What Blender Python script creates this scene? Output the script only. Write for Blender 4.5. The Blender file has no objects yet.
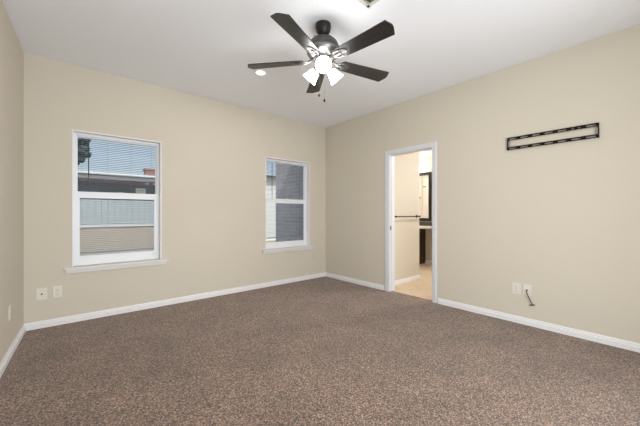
import bpy, bmesh, math, random
from mathutils import Matrix, Vector
random.seed(4)
PI = math.pi
S = bpy.context.scene
C = S.collection

# ---------------- camera, sky, sun, exposure ----------------
YAW = math.radians(49.6)                 # heading of the view, measured from +X (along the window wall)
cam = bpy.data.cameras.new('camera')
cam.sensor_width = 36.0
cam.lens = 297.0 / 640.0 * 36.0
cam.shift_y = 0.0008
cam.clip_start = 0.02
co = bpy.data.objects.new('camera', cam)
C.objects.link(co)
co.location = (0, 0, 1.16)
co.rotation_euler = (PI / 2, 0, YAW - PI / 2)
S.camera = co

SKY_STRENGTH = 0.14
SUN_STRENGTH = 2.2
FAN_GLOW = 25.0          # glowing glass shades of the fan
CAN_POWER = 5.0          # each recessed ceiling light
VANITY_GLOW = 120.0
FILL_POWER = 105.0       # unseen fill lamp added behind the camera
S.view_settings.view_transform = 'Standard'
S.view_settings.look = 'None'
S.view_settings.gamma = 1
S.view_settings.use_curve_mapping = False
S.view_settings.exposure = 0.16

w = bpy.data.worlds.new('sky')
S.world = w
w.use_nodes = True
nt = w.node_tree
bg = nt.nodes['Background']
sky = nt.nodes.new('ShaderNodeTexSky')
sky.sky_type = 'NISHITA'
sky.sun_disc = False
sky.sun_elevation = math.radians(48)
sky.sun_rotation = math.radians(200)
sky.dust_density = 3.0
hz = nt.nodes.new('ShaderNodeMix'); hz.data_type = 'RGBA'      # thin white haze over the blue
hz.inputs[0].default_value = .5; hz.inputs[7].default_value = (5.2, 5.5, 5.6, 1)
nt.links.new(sky.outputs[0], hz.inputs[6]); nt.links.new(hz.outputs[2], bg.inputs[0])
bg.inputs[1].default_value = SKY_STRENGTH
sl = bpy.data.lights.new('sun', 'SUN')
sl.energy = SUN_STRENGTH
sl.angle = math.radians(1.0)
sl.color = (1, .96, .9)
so = bpy.data.objects.new('sun', sl)
C.objects.link(so)
so.rotation_euler = (math.radians(42), 0, math.radians(-18))   # from behind the house, over the roof

pl = bpy.data.lights.new('patio_daylight', 'AREA')  # soft area lamp added as fill outside the near wall
pl.shape = 'RECTANGLE'; pl.size = 2.5; pl.size_y = 2.1; pl.energy = FILL_POWER; pl.color = (.95, .98, 1)
po = bpy.data.objects.new('patio_daylight', pl); C.objects.link(po)
po.location = (1.15, -1.05, 1.15); po.rotation_euler = (math.radians(90 + 1), 0, 0)

# ---------------- materials ----------------
def mat(name, col, rough=.6, metal=0.0, bump=0, bscale=100, var=0, vscale=5, emit=None, estr=0, spec=.5, coat=0):
    m = bpy.data.materials.new(name)
    m.use_nodes = True
    n = m.node_tree.nodes
    l = m.node_tree.links
    p = n['Principled BSDF']
    p.inputs['Base Color'].default_value = (*col, 1)
    p.inputs['Roughness'].default_value = rough
    p.inputs['Metallic'].default_value = metal
    p.inputs['Specular IOR Level'].default_value = spec
    p.inputs['Coat Weight'].default_value = coat
    tc = n.new('ShaderNodeTexCoord')
    if var:
        t = n.new('ShaderNodeTexNoise')
        t.inputs['Scale'].default_value = vscale
        t.inputs['Detail'].default_value = 4
        l.new(tc.outputs['Object'], t.inputs['Vector'])
        r = n.new('ShaderNodeValToRGB')
        r.color_ramp.elements[0].position = .3
        r.color_ramp.elements[1].position = .7
        r.color_ramp.elements[0].color = (*[c * (1 - var) for c in col], 1)
        r.color_ramp.elements[1].color = (*[min(1, c * (1 + var)) for c in col], 1)
        l.new(t.outputs['Fac'], r.inputs[0])
        l.new(r.outputs[0], p.inputs['Base Color'])
    if bump:
        t = n.new('ShaderNodeTexNoise')
        t.inputs['Scale'].default_value = bscale
        t.inputs['Detail'].default_value = 3
        l.new(tc.outputs['Object'], t.inputs['Vector'])
        b = n.new('ShaderNodeBump')
        b.inputs['Strength'].default_value = bump
        b.inputs['Distance'].default_value = .004
        l.new(t.outputs['Fac'], b.inputs['Height'])
        l.new(b.outputs[0], p.inputs['Normal'])
    if emit:
        p.inputs['Emission Color'].default_value = (*emit, 1)
        p.inputs['Emission Strength'].default_value = estr
    return m

def carpet_mat():
    m = mat('carpet_pile', (.2, .15, .12), .95, spec=.1)
    n = m.node_tree.nodes; l = m.node_tree.links; p = n['Principled BSDF']
    p.inputs['Sheen Weight'].default_value = .25
    p.inputs['Sheen Roughness'].default_value = .6
    tc = n.new('ShaderNodeTexCoord')
    a = n.new('ShaderNodeTexNoise'); a.inputs['Scale'].default_value = 100; a.inputs['Detail'].default_value = 5; a.inputs['Roughness'].default_value = .8
    l.new(tc.outputs['Object'], a.inputs['Vector'])
    vo = n.new('ShaderNodeTexVoronoi'); vo.inputs['Scale'].default_value = 150
    l.new(tc.outputs['Object'], vo.inputs['Vector'])
    sx = n.new('ShaderNodeSeparateColor'); l.new(vo.outputs['Color'], sx.inputs[0])
    mm = n.new('ShaderNodeMix'); mm.data_type = 'FLOAT'; mm.inputs[0].default_value = .30
    l.new(a.outputs['Fac'], mm.inputs[2]); l.new(sx.outputs[0], mm.inputs[3])
    r = n.new('ShaderNodeValToRGB')
    e = r.color_ramp.elements
    e[0].position = .34; e[0].color = (.034, .021, .015, 1)
    e[1].position = .66; e[1].color = (.46, .305, .215, 1)
    k = e.new(.46); k.color = (.118, .072, .049, 1)
    k = e.new(.54); k.color = (.205, .128, .088, 1)
    l.new(mm.outputs[0], r.inputs[0])
    # broad vacuum / footprint patches in the pile
    b = n.new('ShaderNodeTexNoise'); b.inputs['Scale'].default_value = 2.6; b.inputs['Detail'].default_value = 5; b.inputs['Roughness'].default_value = .6
    l.new(tc.outputs['Object'], b.inputs['Vector'])
    mr = n.new('ShaderNodeMapRange')
    mr.inputs[1].default_value = .3; mr.inputs[2].default_value = .7
    mr.inputs[3].default_value = .76; mr.inputs[4].default_value = 1.16
    l.new(b.outputs['Fac'], mr.inputs[0])
    mx = n.new('ShaderNodeMix'); mx.data_type = 'RGBA'; mx.blend_type = 'MULTIPLY'
    mx.inputs[0].default_value = 1
    l.new(r.outputs[0], mx.inputs[6]); l.new(mr.outputs[0], mx.inputs[7])
    l.new(mx.outputs[2], p.inputs['Base Color'])
    bp = n.new('ShaderNodeBump'); bp.inputs['Strength'].default_value = .6; bp.inputs['Distance'].default_value = .006
    l.new(a.outputs['Fac'], bp.inputs['Height']); l.new(bp.outputs[0], p.inputs['Normal'])
    return m

def brick_mat(name, c1, c2, mortar, scale, bw=.5, rh=.25, ms=.02, rot=(0, 0, 0), bump=.5, rough=.8):
    m = mat(name, c1, rough)
    n = m.node_tree.nodes; l = m.node_tree.links; p = n['Principled BSDF']
    tc = n.new('ShaderNodeTexCoord')
    mp = n.new('ShaderNodeMapping'); mp.inputs['Rotation'].default_value = rot
    l.new(tc.outputs['Object'], mp.inputs['Vector'])
    b = n.new('ShaderNodeTexBrick')
    b.inputs['Color1'].default_value = (*c1, 1); b.inputs['Color2'].default_value = (*c2, 1)
    b.inputs['Mortar'].default_value = (*mortar, 1)
    b.inputs['Scale'].default_value = scale
    b.inputs['Mortar Size'].default_value = ms
    b.inputs['Brick Width'].default_value = bw
    b.inputs['Row Height'].default_value = rh
    l.new(mp.outputs[0], b.inputs['Vector'])
    l.new(b.outputs['Color'], p.inputs['Base Color'])
    bp = n.new('ShaderNodeBump'); bp.inputs['Strength'].default_value = bump; bp.inputs['Distance'].default_value = .005; bp.invert = True
    l.new(b.outputs['Fac'], bp.inputs['Height']); l.new(bp.outputs[0], p.inputs['Normal'])
    return m

def wood_mat(name, c1, c2, scale=(3, 40, 40), rough=.35):
    m = mat(name, c1, rough)
    n = m.node_tree.nodes; l = m.node_tree.links; p = n['Principled BSDF']
    tc = n.new('ShaderNodeTexCoord')
    mp = n.new('ShaderNodeMapping'); mp.inputs['Scale'].default_value = scale
    l.new(tc.outputs['Object'], mp.inputs['Vector'])
    t = n.new('ShaderNodeTexNoise'); t.inputs['Scale'].default_value = 1.5; t.inputs['Detail'].default_value = 6
    l.new(mp.outputs[0], t.inputs['Vector'])
    r = n.new('ShaderNodeValToRGB')
    r.color_ramp.elements[0].position = .3; r.color_ramp.elements[0].color = (*c1, 1)
    r.color_ramp.elements[1].position = .7; r.color_ramp.elements[1].color = (*c2, 1)
    l.new(t.outputs['Fac'], r.inputs[0]); l.new(r.outputs[0], p.inputs['Base Color'])
    return m

def glass_mat():
    m = bpy.data.materials.new('window_glass'); m.use_nodes = True
    n = m.node_tree.nodes; l = m.node_tree.links
    n.remove(n['Principled BSDF'])
    tr = n.new('ShaderNodeBsdfTransparent'); tr.inputs[0].default_value = (.93, .96, .98, 1)
    gl = n.new('ShaderNodeBsdfGlossy'); gl.inputs['Roughness'].default_value = .02
    fr = n.new('ShaderNodeFresnel'); fr.inputs[0].default_value = 1.13
    mx = n.new('ShaderNodeMixShader')
    l.new(fr.outputs[0], mx.inputs[0]); l.new(tr.outputs[0], mx.inputs[1]); l.new(gl.outputs[0], mx.inputs[2])
    l.new(mx.outputs[0], n['Material Output'].inputs[0])
    return m

M = dict(
    wall=mat('beige_wall_paint', (.63, .58, .49), .75, bump=.12, bscale=220, spec=.25),
    ceil=mat('ceiling_paint', (.89, .915, .96), .9, bump=.15, bscale=160, spec=.2),
    trim=mat('white_trim_paint', (.80, .80, .81), .4),
    casing=mat('door_casing_paint', (.70, .72, .76), .4),
    sill=mat('sill_paint', (.72, .72, .72), .45),
    vinyl=mat('white_vinyl', (.80, .82, .86), .35),
    slat=mat('blind_slat', (.30, .33, .38), .5),  # backlit shade of the slats is put into this dark colour
    darkplastic=mat('dark_clear_plastic', (.06, .07, .09), .3),
    plate=mat('outlet_plastic', (.74, .71, .64), .4),
    slot=mat('outlet_slot', (.03, .03, .03), .5),
    painted=mat('painted_plate', (.62, .56, .45), .6),
    black=mat('black_powder_coat', (.010, .009, .008), .55, spec=.3),
    cable=mat('black_cable', (.012, .012, .012), .5),
    nickel=mat('brushed_nickel', (.22, .215, .21), .40, 1.0),
    iron=mat('satin_nickel_iron', (.12, .117, .115), .42, .85),
    pewter=mat('dark_pewter', (.085, .08, .078), .38, .8, var=.2, vscale=30),
    darkmetal=mat('dark_bronze', (.016, .014, .013), .45, .4),
    blade=wood_mat('dark_walnut_blade', (.010, .009, .009), (.030, .027, .026), rough=.36),
    shade=mat('frosted_lit_glass', (.9, .9, .9), .4, emit=(1, .98, .95), estr=FAN_GLOW),
    bulb=mat('lit_bulb', (.9, .9, .9), .4, emit=(1, .92, .8), estr=FAN_GLOW * .4),
    lens=mat('lit_downlight_lens', (.9, .9, .9), .4, emit=(1, .86, .66), estr=4.0),
    vshade=mat('lit_vanity_shade', (.9, .9, .9), .4, emit=(1, .95, .88), estr=VANITY_GLOW),
    ventdark=mat('vent_duct_dark', (.08, .075, .065), .7),
    ventmetal=mat('vent_metal', (.62, .61, .58), .5),
    carpet=carpet_mat(),
    tile=brick_mat('beige_floor_tile', (.68, .53, .37), (.60, .46, .32), (.50, .40, .29), 1.0, .33, .33, .006, (0, 0, PI / 4), .2, .35),
    cabinet=wood_mat('espresso_wood', (.018, .009, .006), (.045, .022, .014), (30, 30, 3), .4),
    granite=mat('dark_granite', (.075, .07, .062), .25, var=.7, vscale=60),
    counter=mat('cultured_stone_edge', (.72, .68, .62), .35),
    mirror=mat('mirror_silver', (.9, .9, .9), .03, 1.0),
    cream=mat('cream_door_paint', (.78, .72, .63), .5),
    glass=glass_mat(),
    brick=brick_mat('mauve_brick', (.62, .57, .58), (.50, .46, .49), (.70, .69, .70), 4.6, .9, .34, .03, (0, PI / 2, PI / 2), .6),
    fence=wood_mat('pale_fence_wood', (.40, .45, .48), (.52, .56, .57), (12, 12, 1.5), .8),
    block=mat('tan_retaining_block', (.47, .405, .33), .85, var=.12, vscale=8, bump=.4, bscale=30),
    cap=mat('white_stone_cap', (.75, .75, .76), .7),
    grass=mat('dry_lawn', (.42, .36, .24), .95, var=.3, vscale=9, bump=.5, bscale=60),
    siding=mat('slate_blue_siding', (.07, .085, .125), .7, var=.1, vscale=3),  # shade on the neighbour's wall is put into this dark blue
    fascia=mat('brown_fascia', (.24, .14, .13), .6),
    gutter=mat('white_gutter', (.9, .92, .95), .4),
    roof=mat('pale_metal_roof', (.42, .50, .54), .6),
    stucco=mat('pale_stucco', (.82, .84, .80), .8),
    leaf=mat('dark_foliage', (.10, .14, .13), .8, var=.4, vscale=4),
    bark=mat('bark', (.14, .1, .08), .9),
    redbrick=mat('red_chimney_brick', (.42, .22, .18), .8),
    lampwhite=mat('white_porch_lamp', (.9, .9, .9), .5),
)

# ---------------- mesh helpers ----------------
class MB:
    def __init__(s): s.bm = bmesh.new(); s.smooth = False
    def box(s, x0, x1, y0, y1, z0, z1, mtx=None):
        r = bmesh.ops.create_cube(s.bm, size=1)
        T = Matrix.Translation(((x0 + x1) / 2, (y0 + y1) / 2, (z0 + z1) / 2)) @ Matrix.Diagonal((abs(x1 - x0), abs(y1 - y0), abs(z1 - z0), 1))
        bmesh.ops.transform(s.bm, matrix=(mtx @ T) if mtx else T, verts=r['verts'])
        return s
    def lathe(s, prof, seg=32, mtx=None, cap=True):
        s.smooth = True
        rings = []
        for (r, z) in prof:
            ring = []
            for k in range(seg):
                a = 2 * PI * k / seg
                v = Vector((r * math.cos(a), r * math.sin(a), z))
                ring.append(s.bm.verts.new(mtx @ v if mtx else v))
            rings.append(ring)
        for a, b in zip(rings, rings[1:]):
            for k in range(seg):
                s.bm.faces.new((a[k], a[(k + 1) % seg], b[(k + 1) % seg], b[k]))
        if cap:
            s.bm.faces.new(rings[0][::-1]); s.bm.faces.new(rings[-1])
        return s
    def tube(s, pts, r, seg=10):
        s.smooth = True
        pts = [Vector(p) for p in pts]
        rings = []
        up = Vector((0, 0, 1))
        for i, p in enumerate(pts):
            d = (pts[min(i + 1, len(pts) - 1)] - pts[max(i - 1, 0)]).normalized()
            u = d.cross(up)
            if u.length < 1e-3: u = d.cross(Vector((0, 1, 0)))
            u.normalize(); v = d.cross(u).normalized()
            rr = r[i] if isinstance(r, (list, tuple)) else r
            rings.append([s.bm.verts.new(p + (u * math.cos(2 * PI * k / seg) + v * math.sin(2 * PI * k / seg)) * rr) for k in range(seg)])
        for a, b in zip(rings, rings[1:]):
            for k in range(seg):
                s.bm.faces.new((a[k], a[(k + 1) % seg], b[(k + 1) % seg], b[k]))
        s.bm.faces.new(rings[0][::-1]); s.bm.faces.new(rings[-1])
        return s
    def prism(s, poly, z0, z1, mtx=None):
        a = [s.bm.verts.new(mtx @ Vector((x, y, z0)) if mtx else Vector((x, y, z0))) for x, y in poly]
        b = [s.bm.verts.new(mtx @ Vector((x, y, z1)) if mtx else Vector((x, y, z1))) for x, y in poly]
        n = len(poly)
        s.bm.faces.new(a[::-1]); s.bm.faces.new(b)
        for k in range(n): s.bm.faces.new((a[k], a[(k + 1) % n], b[(k + 1) % n], b[k]))
        return s
    def ball(s, c, r, sub=2):
        s.smooth = True
        q = bmesh.ops.create_icosphere(s.bm, subdivisions=sub, radius=1)
        rr = r if isinstance(r, (tuple, list)) else (r, r, r)
        bmesh.ops.transform(s.bm, matrix=Matrix.Translation(c) @ Matrix.Diagonal((*rr, 1)), verts=q['verts'])
        return s
    def build(s, name, m, parent=None, bevel=0, local=False):
        bmesh.ops.recalc_face_normals(s.bm, faces=s.bm.faces[:])
        if parent is not None and not local:
            T = Matrix.Identity(4); q = parent
            while q is not None:
                T = q.matrix_basis @ T; q = q.parent
            s.bm.transform(T.inverted())
        me = bpy.data.meshes.new(name)
        s.bm.to_mesh(me); s.bm.free()
        me.materials.append(m)
        if s.smooth:
            me.set_sharp_from_angle(angle=math.radians(35)) if hasattr(me, 'set_sharp_from_angle') else None
            for f in me.polygons: f.use_smooth = True
        o = bpy.data.objects.new(name, me)
        C.objects.link(o)
        if parent is not None: o.parent = parent
        if bevel:
            b = o.modifiers.new('bevel', 'BEVEL'); b.width = bevel; b.segments = 2; b.limit_method = 'ANGLE'
        return o

def tag(o, label=None, cat=None, group=None, kind=None):
    if label: o['label'] = label
    if cat: o['category'] = cat
    if group: o['group'] = group
    if kind: o['kind'] = kind
    return o
def empty(name, loc=(0, 0, 0), rz=0):
    o = bpy.data.objects.new(name, None); C.objects.link(o)
    o.location = loc; o.rotation_euler = (0, 0, rz); o.empty_display_size = .05
    return o
def struct(o, label=None, cat=None):
    return tag(o, label, cat, kind='structure')

# ---------------- room shell ----------------
H = 2.75
YB = 4.13        # window wall face
XR = 3.65        # door wall face
YN = -0.7        # wall behind the camera
BW = .12
LX1, LX0 = -.328, -.328 - .0454 * (YB - YN)     # left wall line (slightly out of square)
WIN = [(.040, .901, .587, 2.058), (2.385, 3.270, .587, 2.058)]

struct(MB().prism([(LX0 - .3, YN - .2), (XR + .06, YN - .2), (XR + .06, YB + .0), (LX1 - .3, YB + .0)], -.12, 0).build('floor', M['carpet']),
       'brown flecked cut pile carpet covering the whole bedroom floor', 'carpet')
struct(MB().prism([(LX0 - .3, YN - .2), (XR + BW, YN - .2), (XR + BW, YB + .2), (LX1 - .3, YB + .2)], H, H + .2).build('ceiling', M['ceil']),
       'smooth white bedroom ceiling above the fan', 'ceiling')
# back wall with two window openings: inner painted leaf and outer brick leaf
def holed(y0, y1, x0, x1, z0, z1, mt, name, parent=None):
    m = MB(); xs = x0
    for (a, b, c, d) in WIN:
        m.box(xs, a, y0, y1, z0, z1)
        m.box(a, b, y0, y1, z0, c); m.box(a, b, y0, y1, d, z1)
        xs = b
    m.box(xs, x1, y0, y1, z0, z1)
    return m.build(name, mt, parent)
struct(holed(YB, YB + .15, -.5, XR + BW, -.12, H, M['wall'], 'wall_back'), 'beige painted bedroom wall with the two windows', 'wall')
struct(holed(YB + .15, YB + .25, -.8, 3.6, -.3, H + .1, M['brick'], 'wall_exterior'), 'brick outer face of the window wall', 'wall')
# right wall with doorway
DY0, DY1, DZ = 2.000, 2.705, 2.045
m = MB().box(XR, XR + BW, YN, DY0, -.12, H).box(XR, XR + BW, DY1, YB, -.12, H).box(XR, XR + BW, DY0, DY1, DZ, H)
struct(m.build('wall_right', M['wall']), 'beige bedroom wall with the open bathroom doorway', 'wall')
struct(MB().prism([(LX0, YN), (LX1, YB), (LX1 - .15, YB), (LX0 - .15, YN)], -.12, H).build('wall_left', M['wall']),
       'beige wall along the left edge of the view', 'wall')
struct(MB().box(-1.5, 5.5, -6.5, YN - .12, 2.62, 2.75).build('trim_patio_roof', M['trim']), 'patio roof behind the camera', 'roof')  # slab added only to keep sun out of the near opening
struct(MB().box(LX0 - .15, -.15, YN - .12, YN, -.12, H).box(2.45, XR + BW, YN - .12, YN, -.12, H).box(-.15, 2.45, YN - .12, YN, 2.3, H).build('wall_near', M['wall']), 'beige wall behind the camera', 'wall')  # wide opening added so the fill lamp can shine in

# baseboards
BP = [(0, 0), (.018, 0), (.018, .042), (.007, .047), (.007, .053), (.011, .058), (.006, .071), (0, .071)]
def baseboard(name, p0, p1, nrm, label):
    """profile swept from p0 to p1; nrm points into the room"""
    m = MB(); p0 = Vector((*p0, 0)); p1 = Vector((*p1, 0)); n = Vector((*nrm, 0)).normalized()
    A = [m.bm.verts.new(p0 + n * a + Vector((0, 0, b))) for a, b in BP]
    B = [m.bm.verts.new(p1 + n * a + Vector((0, 0, b))) for a, b in BP]
    k = len(BP)
    m.bm.faces.new(A); m.bm.faces.new(B[::-1])
    for i in range(k): m.bm.faces.new((A[i], B[i], B[(i + 1) % k], A[(i + 1) % k]))
    struct(m.build(name, M['trim']), label, 'baseboard')
baseboard('baseboard_back', (LX1, YB), (XR, YB), (0, -1), 'white baseboard under the two windows')
baseboard('baseboard_left', (LX0, YN), (LX1, YB), (1, -.0454), 'white baseboard along the left wall')
baseboard('baseboard_right', (XR, YN), (XR, DY0 - .067), (-1, 0), 'white baseboard right of the doorway')
baseboard('baseboard_corner', (XR, DY1 + .09), (XR, YB), (-1, 0), 'white baseboard between room corner and doorway')

# doorway: jambs and casing
d = empty('door_1', (XR, (DY0 + DY1) / 2, 0)); struct(d, 'open doorway to the bathroom with pale grey-white casing', 'doorway')
m = MB()
m.box(XR - .002, XR + BW + .002, DY0 - .001, DY0 + .016, 0, DZ).box(XR - .002, XR + BW + .002, DY1 - .016, DY1 + .001, 0, DZ)
m.box(XR - .002, XR + BW + .002, DY0, DY1, DZ - .016, DZ + .001)
m.build('jamb', M['casing'], d)
m = MB()
for (a, b) in ((.0, .057), (.008, .050), (.036, .048)):
    t = {0.0: .012, .008: .016, .036: .020}[a]
    m.box(XR - t, XR, DY0 + .008 - b, DY0 + .008 - a, 0, DZ - .008 + b)
    m.box(XR - t, XR, DY1 - .008 + a + (.0), DY1 - .008 + b + .02 * (a == 0), 0, DZ - .008 + b)
    m.box(XR - t, XR, DY0 + .008 - a, DY1 - .008 + a, DZ - .008 + a, DZ - .008 + b)
m.build('casing', M['casing'], d)
MB().box(XR + .035, XR + .072, DY1 - .022, DY1 - .008, 0, DZ - .012).build('door_stop', M['casing'], d)
sp = MB().box(XR + .012, XR + .036, DY1 - .019, DY1 - .0155, .915, .975).build('strike_plate', M['darkmetal'], d)
tag(sp, 'dark strike plate on the jamb')

# ---------------- windows ----------------
def window(n, W, label):
    x0, x1, z0, z1 = W
    r = empty('window_%d' % n, ((x0 + x1) / 2, YB, z0)); struct(r, label, 'window')
    t = .012; ya, yb = YB + .075, YB + .135
    # painted returns lining the opening
    m = MB().box(x0, x0 + t, YB - .004, ya, z0, z1).box(x1 - t, x1, YB - .004, ya, z0, z1).box(x0 + t, x1 - t, YB - .004, ya, z1 - t, z1)
    m.build('opening_lining', M['trim'], r)
    # outer vinyl frame
    fw = .035
    m = MB().box(x0, x0 + fw, ya, yb, z0, z1).box(x1 - fw, x1, ya, yb, z0, z1).box(x0 + fw, x1 - fw, ya, yb, z1 - fw, z1).box(x0 + fw, x1 - fw, ya, yb, z0, z0 + .045)
    m.build('window_frame', M['vinyl'], r)
    zr0, zr1 = 1.332, 1.405
    # upper sash, set back
    a, b = x0 + fw, x1 - fw; y0, y1 = ya + .028, ya + .050
    m = MB().box(a, a + .012, y0, y1, zr0 + .02, z1 - fw).box(b - .012, b, y0, y1, zr0 + .02, z1 - fw).box(a + .012, b - .012, y0, y1, z1 - fw - .012, z1 - fw).box(a + .012, b - .012, y0, y1, zr0 + .02, zr1)
    us = m.build('upper_sash', M['vinyl'], r)
    MB().box(a + .01, b - .01, y0 + .009, y0 + .013, zr1 - .005, z1 - fw - .008).build('pane', M['glass'], us)
    # lower sash, in front
    y0, y1 = ya + .004, ya + .027
    sw = .030
    m = MB().box(a, a + sw, y0, y1, z0 + .045, zr1).box(b - sw, b, y0, y1, z0 + .045, zr1).box(a + sw, b - sw, y0, y1, zr0, zr1 - .004).box(a + sw, b - sw, y0, y1, z0 + .045, z0 + .102)
    m.box(a + .004, b - .004, y0 - .006, y0 + .001, zr1 - .030, zr1 - .018).box(a + .004, b - .004, y0 - .007, y0 + .001, z0 + .075, z0 + .083)
    ls = m.build('lower_sash', M['vinyl'], r)
    MB().box(a + sw - .003, b - sw + .003, y0 + .009, y0 + .013, z0 + .1, zr0 + .003).build('pane', M['glass'], ls)
    lk = MB().box((a + b) / 2 - .03, (a + b) / 2 + .03, y0 - .012, y0 + .02, zr1 - .012, zr1 - .002).box((a + b) / 2 - .008, (a + b) / 2 + .022, y0 - .018, y0 - .004, zr1 - .004, zr1 + .006)
    lk.build('sash_lock', M['vinyl'], r, bevel=.001)
    MB().box(b - .05, b - .02, y0 - .010, y0, z0 + .058, z0 + .070).build('sash_latch', M['sill'], r)
    # stool and apron
    m = MB().box(x0 - .068, x1 + .075, YB - .045, YB, z0 - .020, z0).box(x0, x1, YB, ya + .002, z0 - .020, z0 - .0005)
    m.build('window_sill', M['sill'], r)
    MB().box(x0 - .052, x1 + .058, YB - .016, YB, z0 - .062, z0 - .020).build('apron', M['sill'], r, bevel=.002)

def blind(W, label, wand_x, zbot):
    x0, x1, z0, z1 = W
    a, b = x0 + .04, x1 - .04
    yc = YB + .150
    r = empty('window_blind', ((x0 + x1) / 2, yc, z1 - .04)); tag(r, label, 'window blind', 'mini blinds behind the panes')
    MB().box(a, b, yc - .012, yc + .014, z1 - .052, z1 - .030).build('headrail', M['vinyl'], r)
    m = MB(); z = z1 - .070
    while z > zbot:
        tl = Matrix.Translation((0, yc, z)) @ Matrix.Rotation(math.radians((-4 if z > 1.37 else 10) + random.uniform(-2, 2)), 4, 'X')
        cr = [(-.0115, 0), (-.004, .0018), (.004, .0018), (.0115, 0)]          # crowned slat section
        A = [m.bm.verts.new(tl @ Vector((a, p, q))) for p, q in cr + [(p, q - .0007) for p, q in cr[::-1]]]
        B = [m.bm.verts.new(tl @ Vector((b, p, q))) for p, q in cr + [(p, q - .0007) for p, q in cr[::-1]]]
        m.bm.faces.new(A); m.bm.faces.new(B[::-1])
        for i in range(8): m.bm.faces.new((A[i], B[i], B[(i + 1) % 8], A[(i + 1) % 8]))
        z -= .0215
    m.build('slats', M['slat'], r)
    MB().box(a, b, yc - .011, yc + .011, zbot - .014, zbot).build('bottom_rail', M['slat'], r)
    for f in (.06, .36, .66, .94):
        x = a + (b - a) * f
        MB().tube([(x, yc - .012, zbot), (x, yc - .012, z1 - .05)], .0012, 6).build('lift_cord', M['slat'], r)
    wn = MB().tube([(wand_x, yc - .018, z1 - .055), (wand_x, yc - .018, 1.345)], .0048, 8).build('tilt_wand', M['darkplastic'], r)
    tag(wn, 'dark tilt wand')

window(1, WIN[0], 'white single hung window on the left, nearer the room corner at left')
window(2, WIN[1], 'white single hung window near the far corner, brick seen through it')
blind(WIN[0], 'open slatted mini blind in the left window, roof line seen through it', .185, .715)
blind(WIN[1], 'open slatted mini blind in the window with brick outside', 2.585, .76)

# ---------------- bathroom beyond the doorway ----------------
BX0, BX1, BY0, BY1, BZ = XR + BW, 6.40, .9, 5.0, 2.50
struct(MB().box(XR + .05, BX1 + .1, BY0 - .1, BY1 + .1, -.12, -.002).build('floor_bathroom', M['tile']), 'beige diagonal tile floor of the bathroom', 'tile floor')
struct(MB().box(BX0, BX1 + .1, BY0 - .1, BY1 + .2, BZ, BZ + .45).build('ceiling_bathroom', M['ceil']), 'white bathroom ceiling beyond the doorway', 'ceiling')
struct(MB().box(BX1, BX1 + .12, BY0 - .1, BY1 + .2, -.12, BZ).build('wall_vanity', M['wall']), 'bathroom wall carrying mirror and vanity', 'wall')
struct(MB().box(BX0, 4.78, 2.885, BY1, -.002, BZ).build('wall_partition', M['wall']), 'beige bathroom partition carrying the towel bar', 'wall')
struct(MB().box(BX0, BX1, BY1, BY1 + .12, -.12, BZ).build('wall_bathroom_far', M['wall']), 'far end wall of the bathroom', 'wall')
struct(MB().box(BX0, BX1, BY0 - .12, BY0, -.12, BZ).build('wall_bathroom_near', M['wall']), 'near end wall of the bathroom', 'wall')
struct(MB().box(3.6, XR + BW, YB + .25, BY1 + .12, -.3, H + .1).box(3.5, 3.6, YB + .25, 5.62, -.3, H + .1).box(3.6, 6.52, BY1 + .2, 5.62, -.3, H + .1).build('wall_wing', M['brick']), 'mauve brown brick wall outside the second window', 'wall')
baseboard('baseboard_partition', (BX0, 2.885), (4.796, 2.885), (0, -1), 'white baseboard under the towel bar')
baseboard('baseboard_vanity', (BX1, BY0), (BX1, 3.70), (-1, 0), 'white baseboard in the knee space under the vanity')

t = empty('towel_bar', (4.33, 2.885, 1.11)); tag(t, 'black towel bar on the beige wall seen through the doorway', 'towel bar')
MB().tube([(3.97, 2.825, 1.11), (4.70, 2.825, 1.11)], .009, 12).build('bar', M['black'], t)
for x in (3.985, 4.685):
    m = MB().lathe([(.026, 0), (.026, .006), (.016, .012), (.011, .03), (.011, .06), (.015, .064), (.015, .076), (.008, .08)], 20,
                   Matrix.Translation((x, 2.885, 1.11)) @ Matrix.Rotation(PI / 2, 4, 'X'))
    m.build('post', M['black'], t)

v = empty('vanity_cabinet', (6.13, 4.34, 0)); tag(v, 'dark espresso vanity cabinet under the pale counter in the bathroom', 'cabinet')
MB().box(5.90, 6.395, 3.70, 4.98, .08, .83).box(5.96, 6.395, 3.70, 4.98, 0, .08).build('cabinet_body', M['cabinet'], v)
for k in range(3):
    y0 = 3.72 + k * .42
    dr = MB().box(5.882, 5.90, y0, y0 + .40, .10, .81).box(5.876, 5.884, y0 + .05, y0 + .35, .16, .75).build('door', M['cabinet'], v, bevel=.002)
    MB().lathe([(.006, 0), (.006, .015), (.014, .022), (.012, .030)], 14, Matrix.Translation((5.882, y0 + .35, .68)) @ Matrix.Rotation(-PI / 2, 4, 'Y')).build('knob', M['nickel'], dr)
c = empty('vanity_counter', (6.12, 3.6, .83)); tag(c, 'pale edged vanity counter with dark granite backsplash under the mirror', 'countertop')
MB().box(5.86, 6.398, 2.25, 4.985, .832, .868).build('counter_slab', M['counter'], c, bevel=.003)
MB().box(6.375, 6.398, 2.25, 4.985, .868, .965).build('backsplash', M['granite'], c)
mr = empty('bathroom_mirror', (6.39, 4.15, 1.0)); tag(mr, 'dark framed mirror above the vanity, seen through the doorway', 'mirror')
y0, y1, z0, z1 = 3.545, 4.85, .985, 2.12
MB().box(6.384, 6.396, y0 + .05, y1 - .05, z0 + .05, z1 - .05).build('mirror_glass', M['mirror'], mr)
m = MB()
for (i, tk) in ((0, .028), (.018, .018), (.045, .024)):
    q = .022
    for (a, b, e, f) in ((y0 + i, y0 + i + q, z0 + i, z1 - i), (y1 - i - q, y1 - i, z0 + i, z1 - i), (y0 + i, y1 - i, z0 + i, z0 + i + q), (y0 + i, y1 - i, z1 - i - q, z1 - i)):
        m.box(6.398 - tk, 6.398, a, b, e, f)
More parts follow.
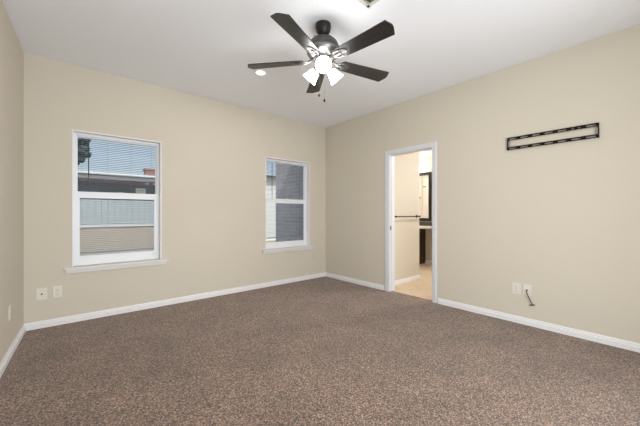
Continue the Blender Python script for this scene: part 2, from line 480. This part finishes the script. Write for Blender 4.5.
m.build('mirror_frame', M['darkmetal'], mr, bevel=.002)
vl = empty('vanity_light', (6.39, 4.35, 2.30)); tag(vl, 'vanity wall light with dark bar above the bathroom mirror', 'wall light')
MB().box(6.372, 6.398, 3.95, 4.75, 2.28, 2.36).build('backplate', M['darkmetal'], vl, bevel=.004)
for y in (4.05, 4.35, 4.65):
    MB().tube([(6.375, y, 2.32), (6.31, y, 2.34), (6.27, y, 2.33), (6.26, y, 2.30)], .008).build('arm', M['darkmetal'], vl)
    MB().lathe([(.022, 2.31), (.03, 2.29), (.045, 2.24), (.06, 2.18), (.057, 2.18), (.04, 2.24), (.02, 2.30)], 24, Matrix.Translation((6.26, y, 0)), cap=False).build('lamp_shade', M['vshade'], vl)
MB().lathe([(.0, 0), (.03, .0), (.028, .02), (.012, .055), (.004, .07)], 18, Matrix.Translation((6.33, 3.915, 2.325))).tube([(6.33, 3.915, 2.33), (6.37, 3.99, 2.33)], .006).build('finial', M['darkmetal'], vl)
# unseen lamp added to brighten the bathroom, to the right of the doorway
bl = empty('flush_ceiling_light', (4.9, 1.7, BZ)); tag(bl, 'round flush ceiling light in the bathroom, out of sight right of the doorway', 'ceiling light')
MB().lathe([(.16, BZ), (.16, BZ - .02), (.15, BZ - .03)], 28, Matrix.Translation((4.9, 1.7, 0))).build('rim', M['nickel'], bl)
MB().lathe([(.145, BZ - .03), (.12, BZ - .06), (.06, BZ - .08), (.01, BZ - .085)], 28, Matrix.Translation((4.9, 1.7, 0))).build('diffuser', mat('lit_diffuser', (.9, .9, .9), .4, emit=(1, .98, .96), estr=150.0), bl)
# tall cream cupboard reflected in the mirror
cd = empty('linen_cupboard', (4.78, 4.5, 0)); tag(cd, 'cream linen cupboard doors with dark knobs, reflected in the bathroom mirror', 'cupboard')
for (a, b, ky, kz, tk) in ((4.05, 4.70, 4.63, 1.94, .02), (4.72, 4.97, 4.77, 1.62, .05)):
    dd = MB().box(4.782, 4.782 + tk, a, b, .1, 2.2).box(4.782 + tk, 4.786 + tk, a + .05, b - .05, .2, 2.1).build('door', M['cream'], cd, bevel=.002)
    MB().box(4.784 + tk, 4.82 + tk, ky - .035, ky + .035, kz - .012, kz + .012).build('knob', M['darkmetal'], dd, bevel=.004)

# ---------------- ceiling fan ----------------
FX, FY = 1.634, 1.878
AW = YAW                                  # direction away from the camera
fan = empty('ceiling_fan', (FX, FY, H)); tag(fan, 'five blade dark ceiling fan with three lit glass shades', 'ceiling fan')
L = lambda m, n, mt, p=fan, **k: m.build(n, mt, p, local=True, **k)
L(MB().lathe([(.050, 0), (.064, -.008), (.066, -.030), (.060, -.062), (.044, -.092), (.026, -.105)], 36), 'canopy', M['darkmetal'])
L(MB().lathe([(.013, -.09), (.013, -.16)], 16), 'downrod', M['darkmetal'])
L(MB().lathe([(.024, -.128), (.070, -.134), (.100, -.146), (.118, -.164), (.128, -.190), (.134, -.200), (.136, -.226)], 40), 'motor_housing', M['pewter'])
L(MB().lathe([(.136, -.226), (.140, -.232), (.140, -.246), (.130, -.262), (.108, -.278), (.080, -.288), (.078, -.300)], 40), 'motor_band', M['nickel'])
L(MB().lathe([(.070, -.300), (.072, -.330), (.060, -.345), (.056, -.375), (.040, -.392), (.018, -.402), (.008, -.412)], 36), 'switch_housing', M['nickel'])
ZB = -.312
LB = .665
def blade_outline():
    w0, w1 = .056, .072
    top = [(.165, w0 * .75), (.185, w0), (LB - .030, w1), (LB - .003, w1 * .15)]
    bot = [(LB, -w1 * .2), (LB - .022, -w1), (.185, -w0), (.165, -w0 * .75)]
    return top + bot
for k in range(5):
    az = AW + math.radians(9.2 + 72 * k)
    R_ = Matrix.Rotation(az, 4, 'Z')
    bl = L(MB().prism(blade_outline()[::-1], -.0035, .0035), 'fan_blade', M['blade'])
    bl.matrix_basis = R_ @ Matrix.Translation((0, 0, ZB)) @ Matrix.Rotation(math.radians(-12), 4, 'X')
    ir = MB().tube([(.085, 0, .018), (.11, 0, .008), (.135, 0, -.006), (.165, 0, -.010), (.20, 0, -.009)], [.012, .012, .010, .009, .008])
    ir.lathe([(.030, -.006), (.038, -.009), (.038, -.0045), (.030, -.0035)], 24, Matrix.Translation((.205, 0, 0)) @ Matrix.Diagonal((1.15, .8, 1, 1)))
    ir.box(.19, .25, -.014, .014, -.007, -.0036)
    for yy in (-.035, .035):
        ir.tube([(.12, yy * .4, -.004), (.16, yy, -.008), (.20, yy * .9, -.007)], .006)
    irn = ir.build('blade_iron', M['iron'], bl, local=True)
for k, (a, out, tilt) in enumerate(((180, .050, 60), (62, .052, 46), (-62, .052, 46))):
    az = AW + math.radians(a)
    dirv = Vector((math.cos(az), math.sin(az), 0))
    t = math.radians(tilt)
    ax = (dirv * math.sin(t) + Vector((0, 0, -math.cos(t)))).normalized()
    base = dirv * out + Vector((0, 0, -.360))
    Q = Matrix.Translation(base) @ ax.to_track_quat('Z', 'Y').to_matrix().to_4x4()
    arm = L(MB().lathe([(.020, -.02), (.021, .012), (.029, .016), (.029, .030), (.020, .033)], 20, Q), 'lamp_socket', M['nickel'])
    sh = L(MB().lathe([(.022, .022), (.034, .032), (.042, .055), (.050, .085), (.063, .120), (.0605, .120), (.047, .085), (.039, .055), (.030, .034)], 32, Q, cap=False), 'lamp_shade', M['shade'])
    L(MB().lathe([(.010, .03), (.013, .045), (.024, .065), (.026, .080), (.018, .097), (.004, .102)], 20, Q), 'bulb', M['bulb'])
for (dx, zend, yy) in ((.010, -.62, .01), (-.035, -.575, -.02)):
    s_ = Vector((math.sin(YAW), -math.cos(YAW), 0)) * dx + Vector((math.cos(YAW), math.sin(YAW), 0)) * .02
    ch = L(MB().tube([(s_.x, s_.y, -.36), (s_.x, s_.y, zend)], .0007, 6), 'pull_chain', M['pewter'])
    L(MB().lathe([(.002, zend), (.007, zend - .006), (.009, zend - .018), (.006, zend - .026), (.002, zend - .028)], 14, Matrix.Translation((s_.x, s_.y, 0))), 'pull_fob', M['darkmetal'], ch)

# ---------------- recessed ceiling lights ----------------
cans = [((1.66, 2.985), 'small round lit recessed downlight beyond the fan, near the left blade tip'),
        ((1.66, .55), 'round recessed downlight above the camera, out of the view')]  # this second downlight is added out of view for extra light
proto = None
for (x, y), lab in cans:
    r = empty('recessed_light', (x, y, H)); tag(r, lab, 'ceiling light', 'recessed downlights in the bedroom ceiling')
    L(MB().lathe([(.050, -.001), (.052, -.006), (.068, -.004), (.070, 0)], 32, None, cap=False), 'trim_ring', M['trim'], r)
    L(MB().lathe([(.051, -.002), (.040, -.005), (.004, -.007)], 28), 'lens', M['lens'], r)
    ld = bpy.data.lights.new('downlight_lamp', 'AREA'); ld.shape = 'DISK'; ld.size = .09; ld.energy = CAN_POWER; ld.color = (1, .93, .84)
    lo = bpy.data.objects.new('downlight_lamp', ld); C.objects.link(lo); lo.parent = r; lo.location = (0, 0, -.012)

# ---------------- air vent ----------------
vx1, vy1 = 1.768, 1.503; vs = .30
r = empty('ceiling_vent', (vx1 - vs / 2, vy1 - vs / 2, H)); tag(r, 'square ceiling air vent with pale flange at the top edge', 'air vent')
h_ = vs / 2
m = MB()
for (a, b, c_, d_) in ((-h_, h_, h_ - .03, h_), (-h_, h_, -h_, -h_ + .03), (-h_, -h_ + .03, -h_, h_), (h_ - .03, h_, -h_, h_)):
    m.box(a, b, c_, d_, -.008, 0)
L(m, 'flange', M['ventmetal'], r, bevel=.002)
L(MB().box(-h_ + .03, h_ - .03, -h_ + .03, h_ - .03, -.002, 0), 'duct_opening', M['ventdark'], r)
m = MB()
for k in range(9):
    y = -h_ + .044 + k * .0265
    m.box(-h_ + .03, h_ - .03, -.009, .009, -.0007, .0007, Matrix.Translation((0, y, -.009)) @ Matrix.Rotation(math.radians(40), 4, 'X'))
L(m, 'louvres', M['ventmetal'], r)

# ---------------- TV wall bracket ----------------
r = empty('wall_bracket', (XR, .7715, 1.91)); tag(r, 'long black slotted metal screen bracket mounted on the right wall', 'wall mount')
Y0, Y1, Z0, Z1 = .408, 1.134, 1.843, 1.976
def rail(z0, z1, extra, name):
    m = MB(); x0, x1 = XR - .022, XR - .018
    m.box(x0, x1, Y0, Y1, z1 - .011, z1).box(x0, x1, Y0, Y1, z0, z0 + .009)
    m.box(x0 - .004, XR, Y0, Y1, z1 - .003, z1)
    m.box(x0 - .004, x1, Y0, Y1, z0, z0 + .003)
    n = 7; p = (Y1 - Y0) / n
    for k in range(n + 1):
        yc = Y0 + k * p
        hw = .019
        m.box(x0, x1, max(Y0, yc - hw), min(Y1, yc + hw), z0, z1)
    if extra: m.box(x0, x1, Y0 + p * 1.5 - .012, Y0 + p * 1.5 + .012, z0, z1)
    m.build(name, M['black'], r)
rail(Z1 - .031, Z1, True, 'upper_rail'); rail(Z0, Z0 + .031, False, 'lower_rail')
for (a, b) in ((Y0 - .002, Y0 + .005), (Y1 - .005, Y1 + .002)):
    MB().box(XR - .026, XR, a, b, Z0, Z1).build('end_plate', M['black'], r)
for y in (Y0 + .022, Y1 - .024):
    MB().tube([(XR - .016, y, Z0 + .02), (XR - .016, y, Z1 - .02)], .0022, 8).build('tie_rod', M['nickel'], r)

# ---------------- wall plates ----------------
def plate(name, label, cat, loc, rz, kind, pm='plate', w_=.072, h=.118, group=None):
    """local frame: +Y out of the wall"""
    o = empty(name, loc, rz); tag(o, label, cat, group)
    L(MB().box(-w_ / 2, w_ / 2, 0, .006, -h / 2, h / 2), 'cover_plate', M[pm], o, bevel=.002)
    if kind == 'duplex':
        for z in (-.024, .024):
            f = L(MB().box(-.017, .017, .005, .009, z - .014, z + .014), 'receptacle', M[pm], o, bevel=.002)
            L(MB().box(-.0075, -.0055, .0088, .0095, z - .003, z + .007).box(.0055, .0075, .0088, .0095, z - .003, z + .007).box(-.002, .002, .0088, .0095, z - .010, z - .006), 'slot', M['slot'], f)
        L(MB().lathe([(.003, .006), (.002, .0075)], 10, Matrix.Rotation(-PI / 2, 4, 'X')), 'screw', M['nickel'], o)
    if kind == 'coax':
        L(MB().lathe([(.008, .005), (.008, .009), (.0045, .009), (.0045, .018), (.003, .018)], 16, Matrix.Rotation(-PI / 2, 4, 'X')), 'coax_connector', M['slot'], o)
    if kind in ('coax', 'blank'):
        for z in (h / 2 - .018, -h / 2 + .018):
            L(MB().lathe([(.003, .006), (.002, .0072)], 10, Matrix.Translation((0, 0, z)) @ Matrix.Rotation(-PI / 2, 4, 'X')), 'screw', M[pm], o)
    return o
plate('coax_outlet', 'cream coaxial wall plate, left of the two below the left window', 'cable outlet', (-.197, YB, .342), PI, 'coax', w_=.080)
plate('power_outlet', 'cream duplex outlet, right of the two below the left window', 'power outlet', (-.077, YB, .346), PI, 'duplex')
plate('power_outlet', 'cream outlet low on the left side wall', 'power outlet', (-.3575, 3.46, .356), -PI / 2 - .0454, 'duplex')
plate('blank_plate', 'beige painted over plate below the window near the far corner', 'wall plate', (3.385, YB, .385), PI, 'blank', 'painted')
plate('power_outlet', 'cream duplex outlet right of the doorway, beside the plate with a cable', 'power outlet', (XR, 1.054, .362), PI / 2, 'duplex', w_=.078)
plate('coax_outlet', 'cream wall plate with a black cable hanging from it', 'cable outlet', (XR, .957, .362), PI / 2, 'coax')
r = empty('coaxial_cable', (XR - .018, .957, .362)); tag(r, 'short black cable dangling from the plate on the right wall', 'cable')
MB().tube([(XR - .012, .957, .362), (XR - .030, .956, .358), (XR - .034, .950, .335), (XR - .030, .938, .300), (XR - .022, .920, .255), (XR - .016, .908, .228)], .0042).build('cord', M['cable'], r)
MB().tube([(XR - .012, .935, .212), (XR - .014, .888, .226)], .0055).build('connector', M['cable'], r)

# ---------------- outdoors ----------------
struct(MB().box(-30, 40, YB + .25, 60, -.5, -.30).build('ground', M['grass']), 'dry lawn outside the windows', 'lawn')
f = empty('garden_fence', (0, 10.0, -.3)); tag(f, 'pale weathered board fence across the yard outside the windows', 'fence')
m = MB(); x = -9.0
while x < 4.9:
    m.box(x, x + .138, 10.0, 10.02, .875, 1.53 + random.uniform(-.012, .012)); x += .145
m.build('boards', M['fence'], f)
for k in range(6):
    MB().box(-9 + k * 2.4, -8.9 + k * 2.4, 10.02, 10.12, .88, 1.46).build('post', M['fence'], f)
rw = empty('retaining_wall', (0, 10.05, -.3)); tag(rw, 'low tan block wall with white cap below the fence outdoors', 'garden wall')
MB().box(-10, 5.0, 9.98, 10.25, -.32, .80).build('block_wall', M['block'], rw)
MB().box(-10, 5.0, 9.94, 10.28, .80, .86).build('cap_stone', M['cap'], rw)

hs = empty('neighbour_house', (0, 14, -.3)); tag(hs, 'slate blue house with brown eave seen through the left window', 'house')
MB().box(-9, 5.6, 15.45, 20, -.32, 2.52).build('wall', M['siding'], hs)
MB().box(-9.3, 5.9, 13.95, 14.0, 2.45, 2.64).box(-9.3, 5.9, 14.0, 15.45, 2.47, 2.52).build('fascia', M['fascia'], hs)
MB().box(-9.3, 5.9, 13.85, 13.97, 2.64, 2.74).build('gutter', M['gutter'], hs)
MB().prism([(13.95, 2.60), (17.0, 2.74), (20.3, 2.60), (20.3, 2.5), (13.95, 2.5)], -9.3, 5.9, Matrix(((0, 0, 1, 0), (1, 0, 0, 0), (0, 1, 0, 0), (0, 0, 0, 1)))).build('roof', M['roof'], hs)
wf = MB().box(2.33, 2.72, 15.40, 15.46, 1.80, 2.30).build('window', M['gutter'], hs)
MB().box(2.38, 2.67, 15.385, 15.41, 1.85, 2.25).build('pane', M['stucco'], wf)
for x in (2.55, 2.85):
    MB().box(x, x + .13, 14.5, 14.62, 2.41, 2.475).build('porch_lamp', M['lampwhite'], hs)
cm = MB().box(3.0, 3.5, 17, 17.5, 2.65, 3.35).box(2.95, 3.55, 16.95, 17.55, 3.35, 3.42).build('chimney', M['redbrick'], hs)
h2 = empty('pale_house', (10, 14, -.3)); tag(h2, 'pale stucco house seen at the left edge of the far window', 'house')
MB().box(7.3, 16, 14.0, 20, -.32, 3.15).build('wall', M['stucco'], h2)
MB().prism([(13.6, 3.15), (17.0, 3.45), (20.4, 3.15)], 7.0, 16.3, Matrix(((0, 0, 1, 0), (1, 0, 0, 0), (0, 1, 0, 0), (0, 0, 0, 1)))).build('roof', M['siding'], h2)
tr = empty('leafy_tree', (.05, 24, -.3)); tag(tr, 'dark leafy tree beyond the slate blue house, in the left window', 'tree')
MB().tube([(.05, 24, -.32), (.0, 24, 2.0), (.1, 24, 4.4)], [.22, .17, .1]).build('trunk', M['bark'], tr)
m = MB()
for k in range(120):
    a = random.uniform(0, 2 * PI); q = random.uniform(0, 1) ** .6; z = random.uniform(4.2, 6.8)
    rr = 1.1 * math.sin(PI * min(1, max(.1, (z - 3.9) / 3.3)))
    m.ball((.05 + rr * q * math.cos(a), 24 + rr * q * math.sin(a), z), (random.uniform(.18, .38), random.uniform(.18, .38), random.uniform(.15, .3)), 1)
m.build('foliage', M['leaf'], tr)
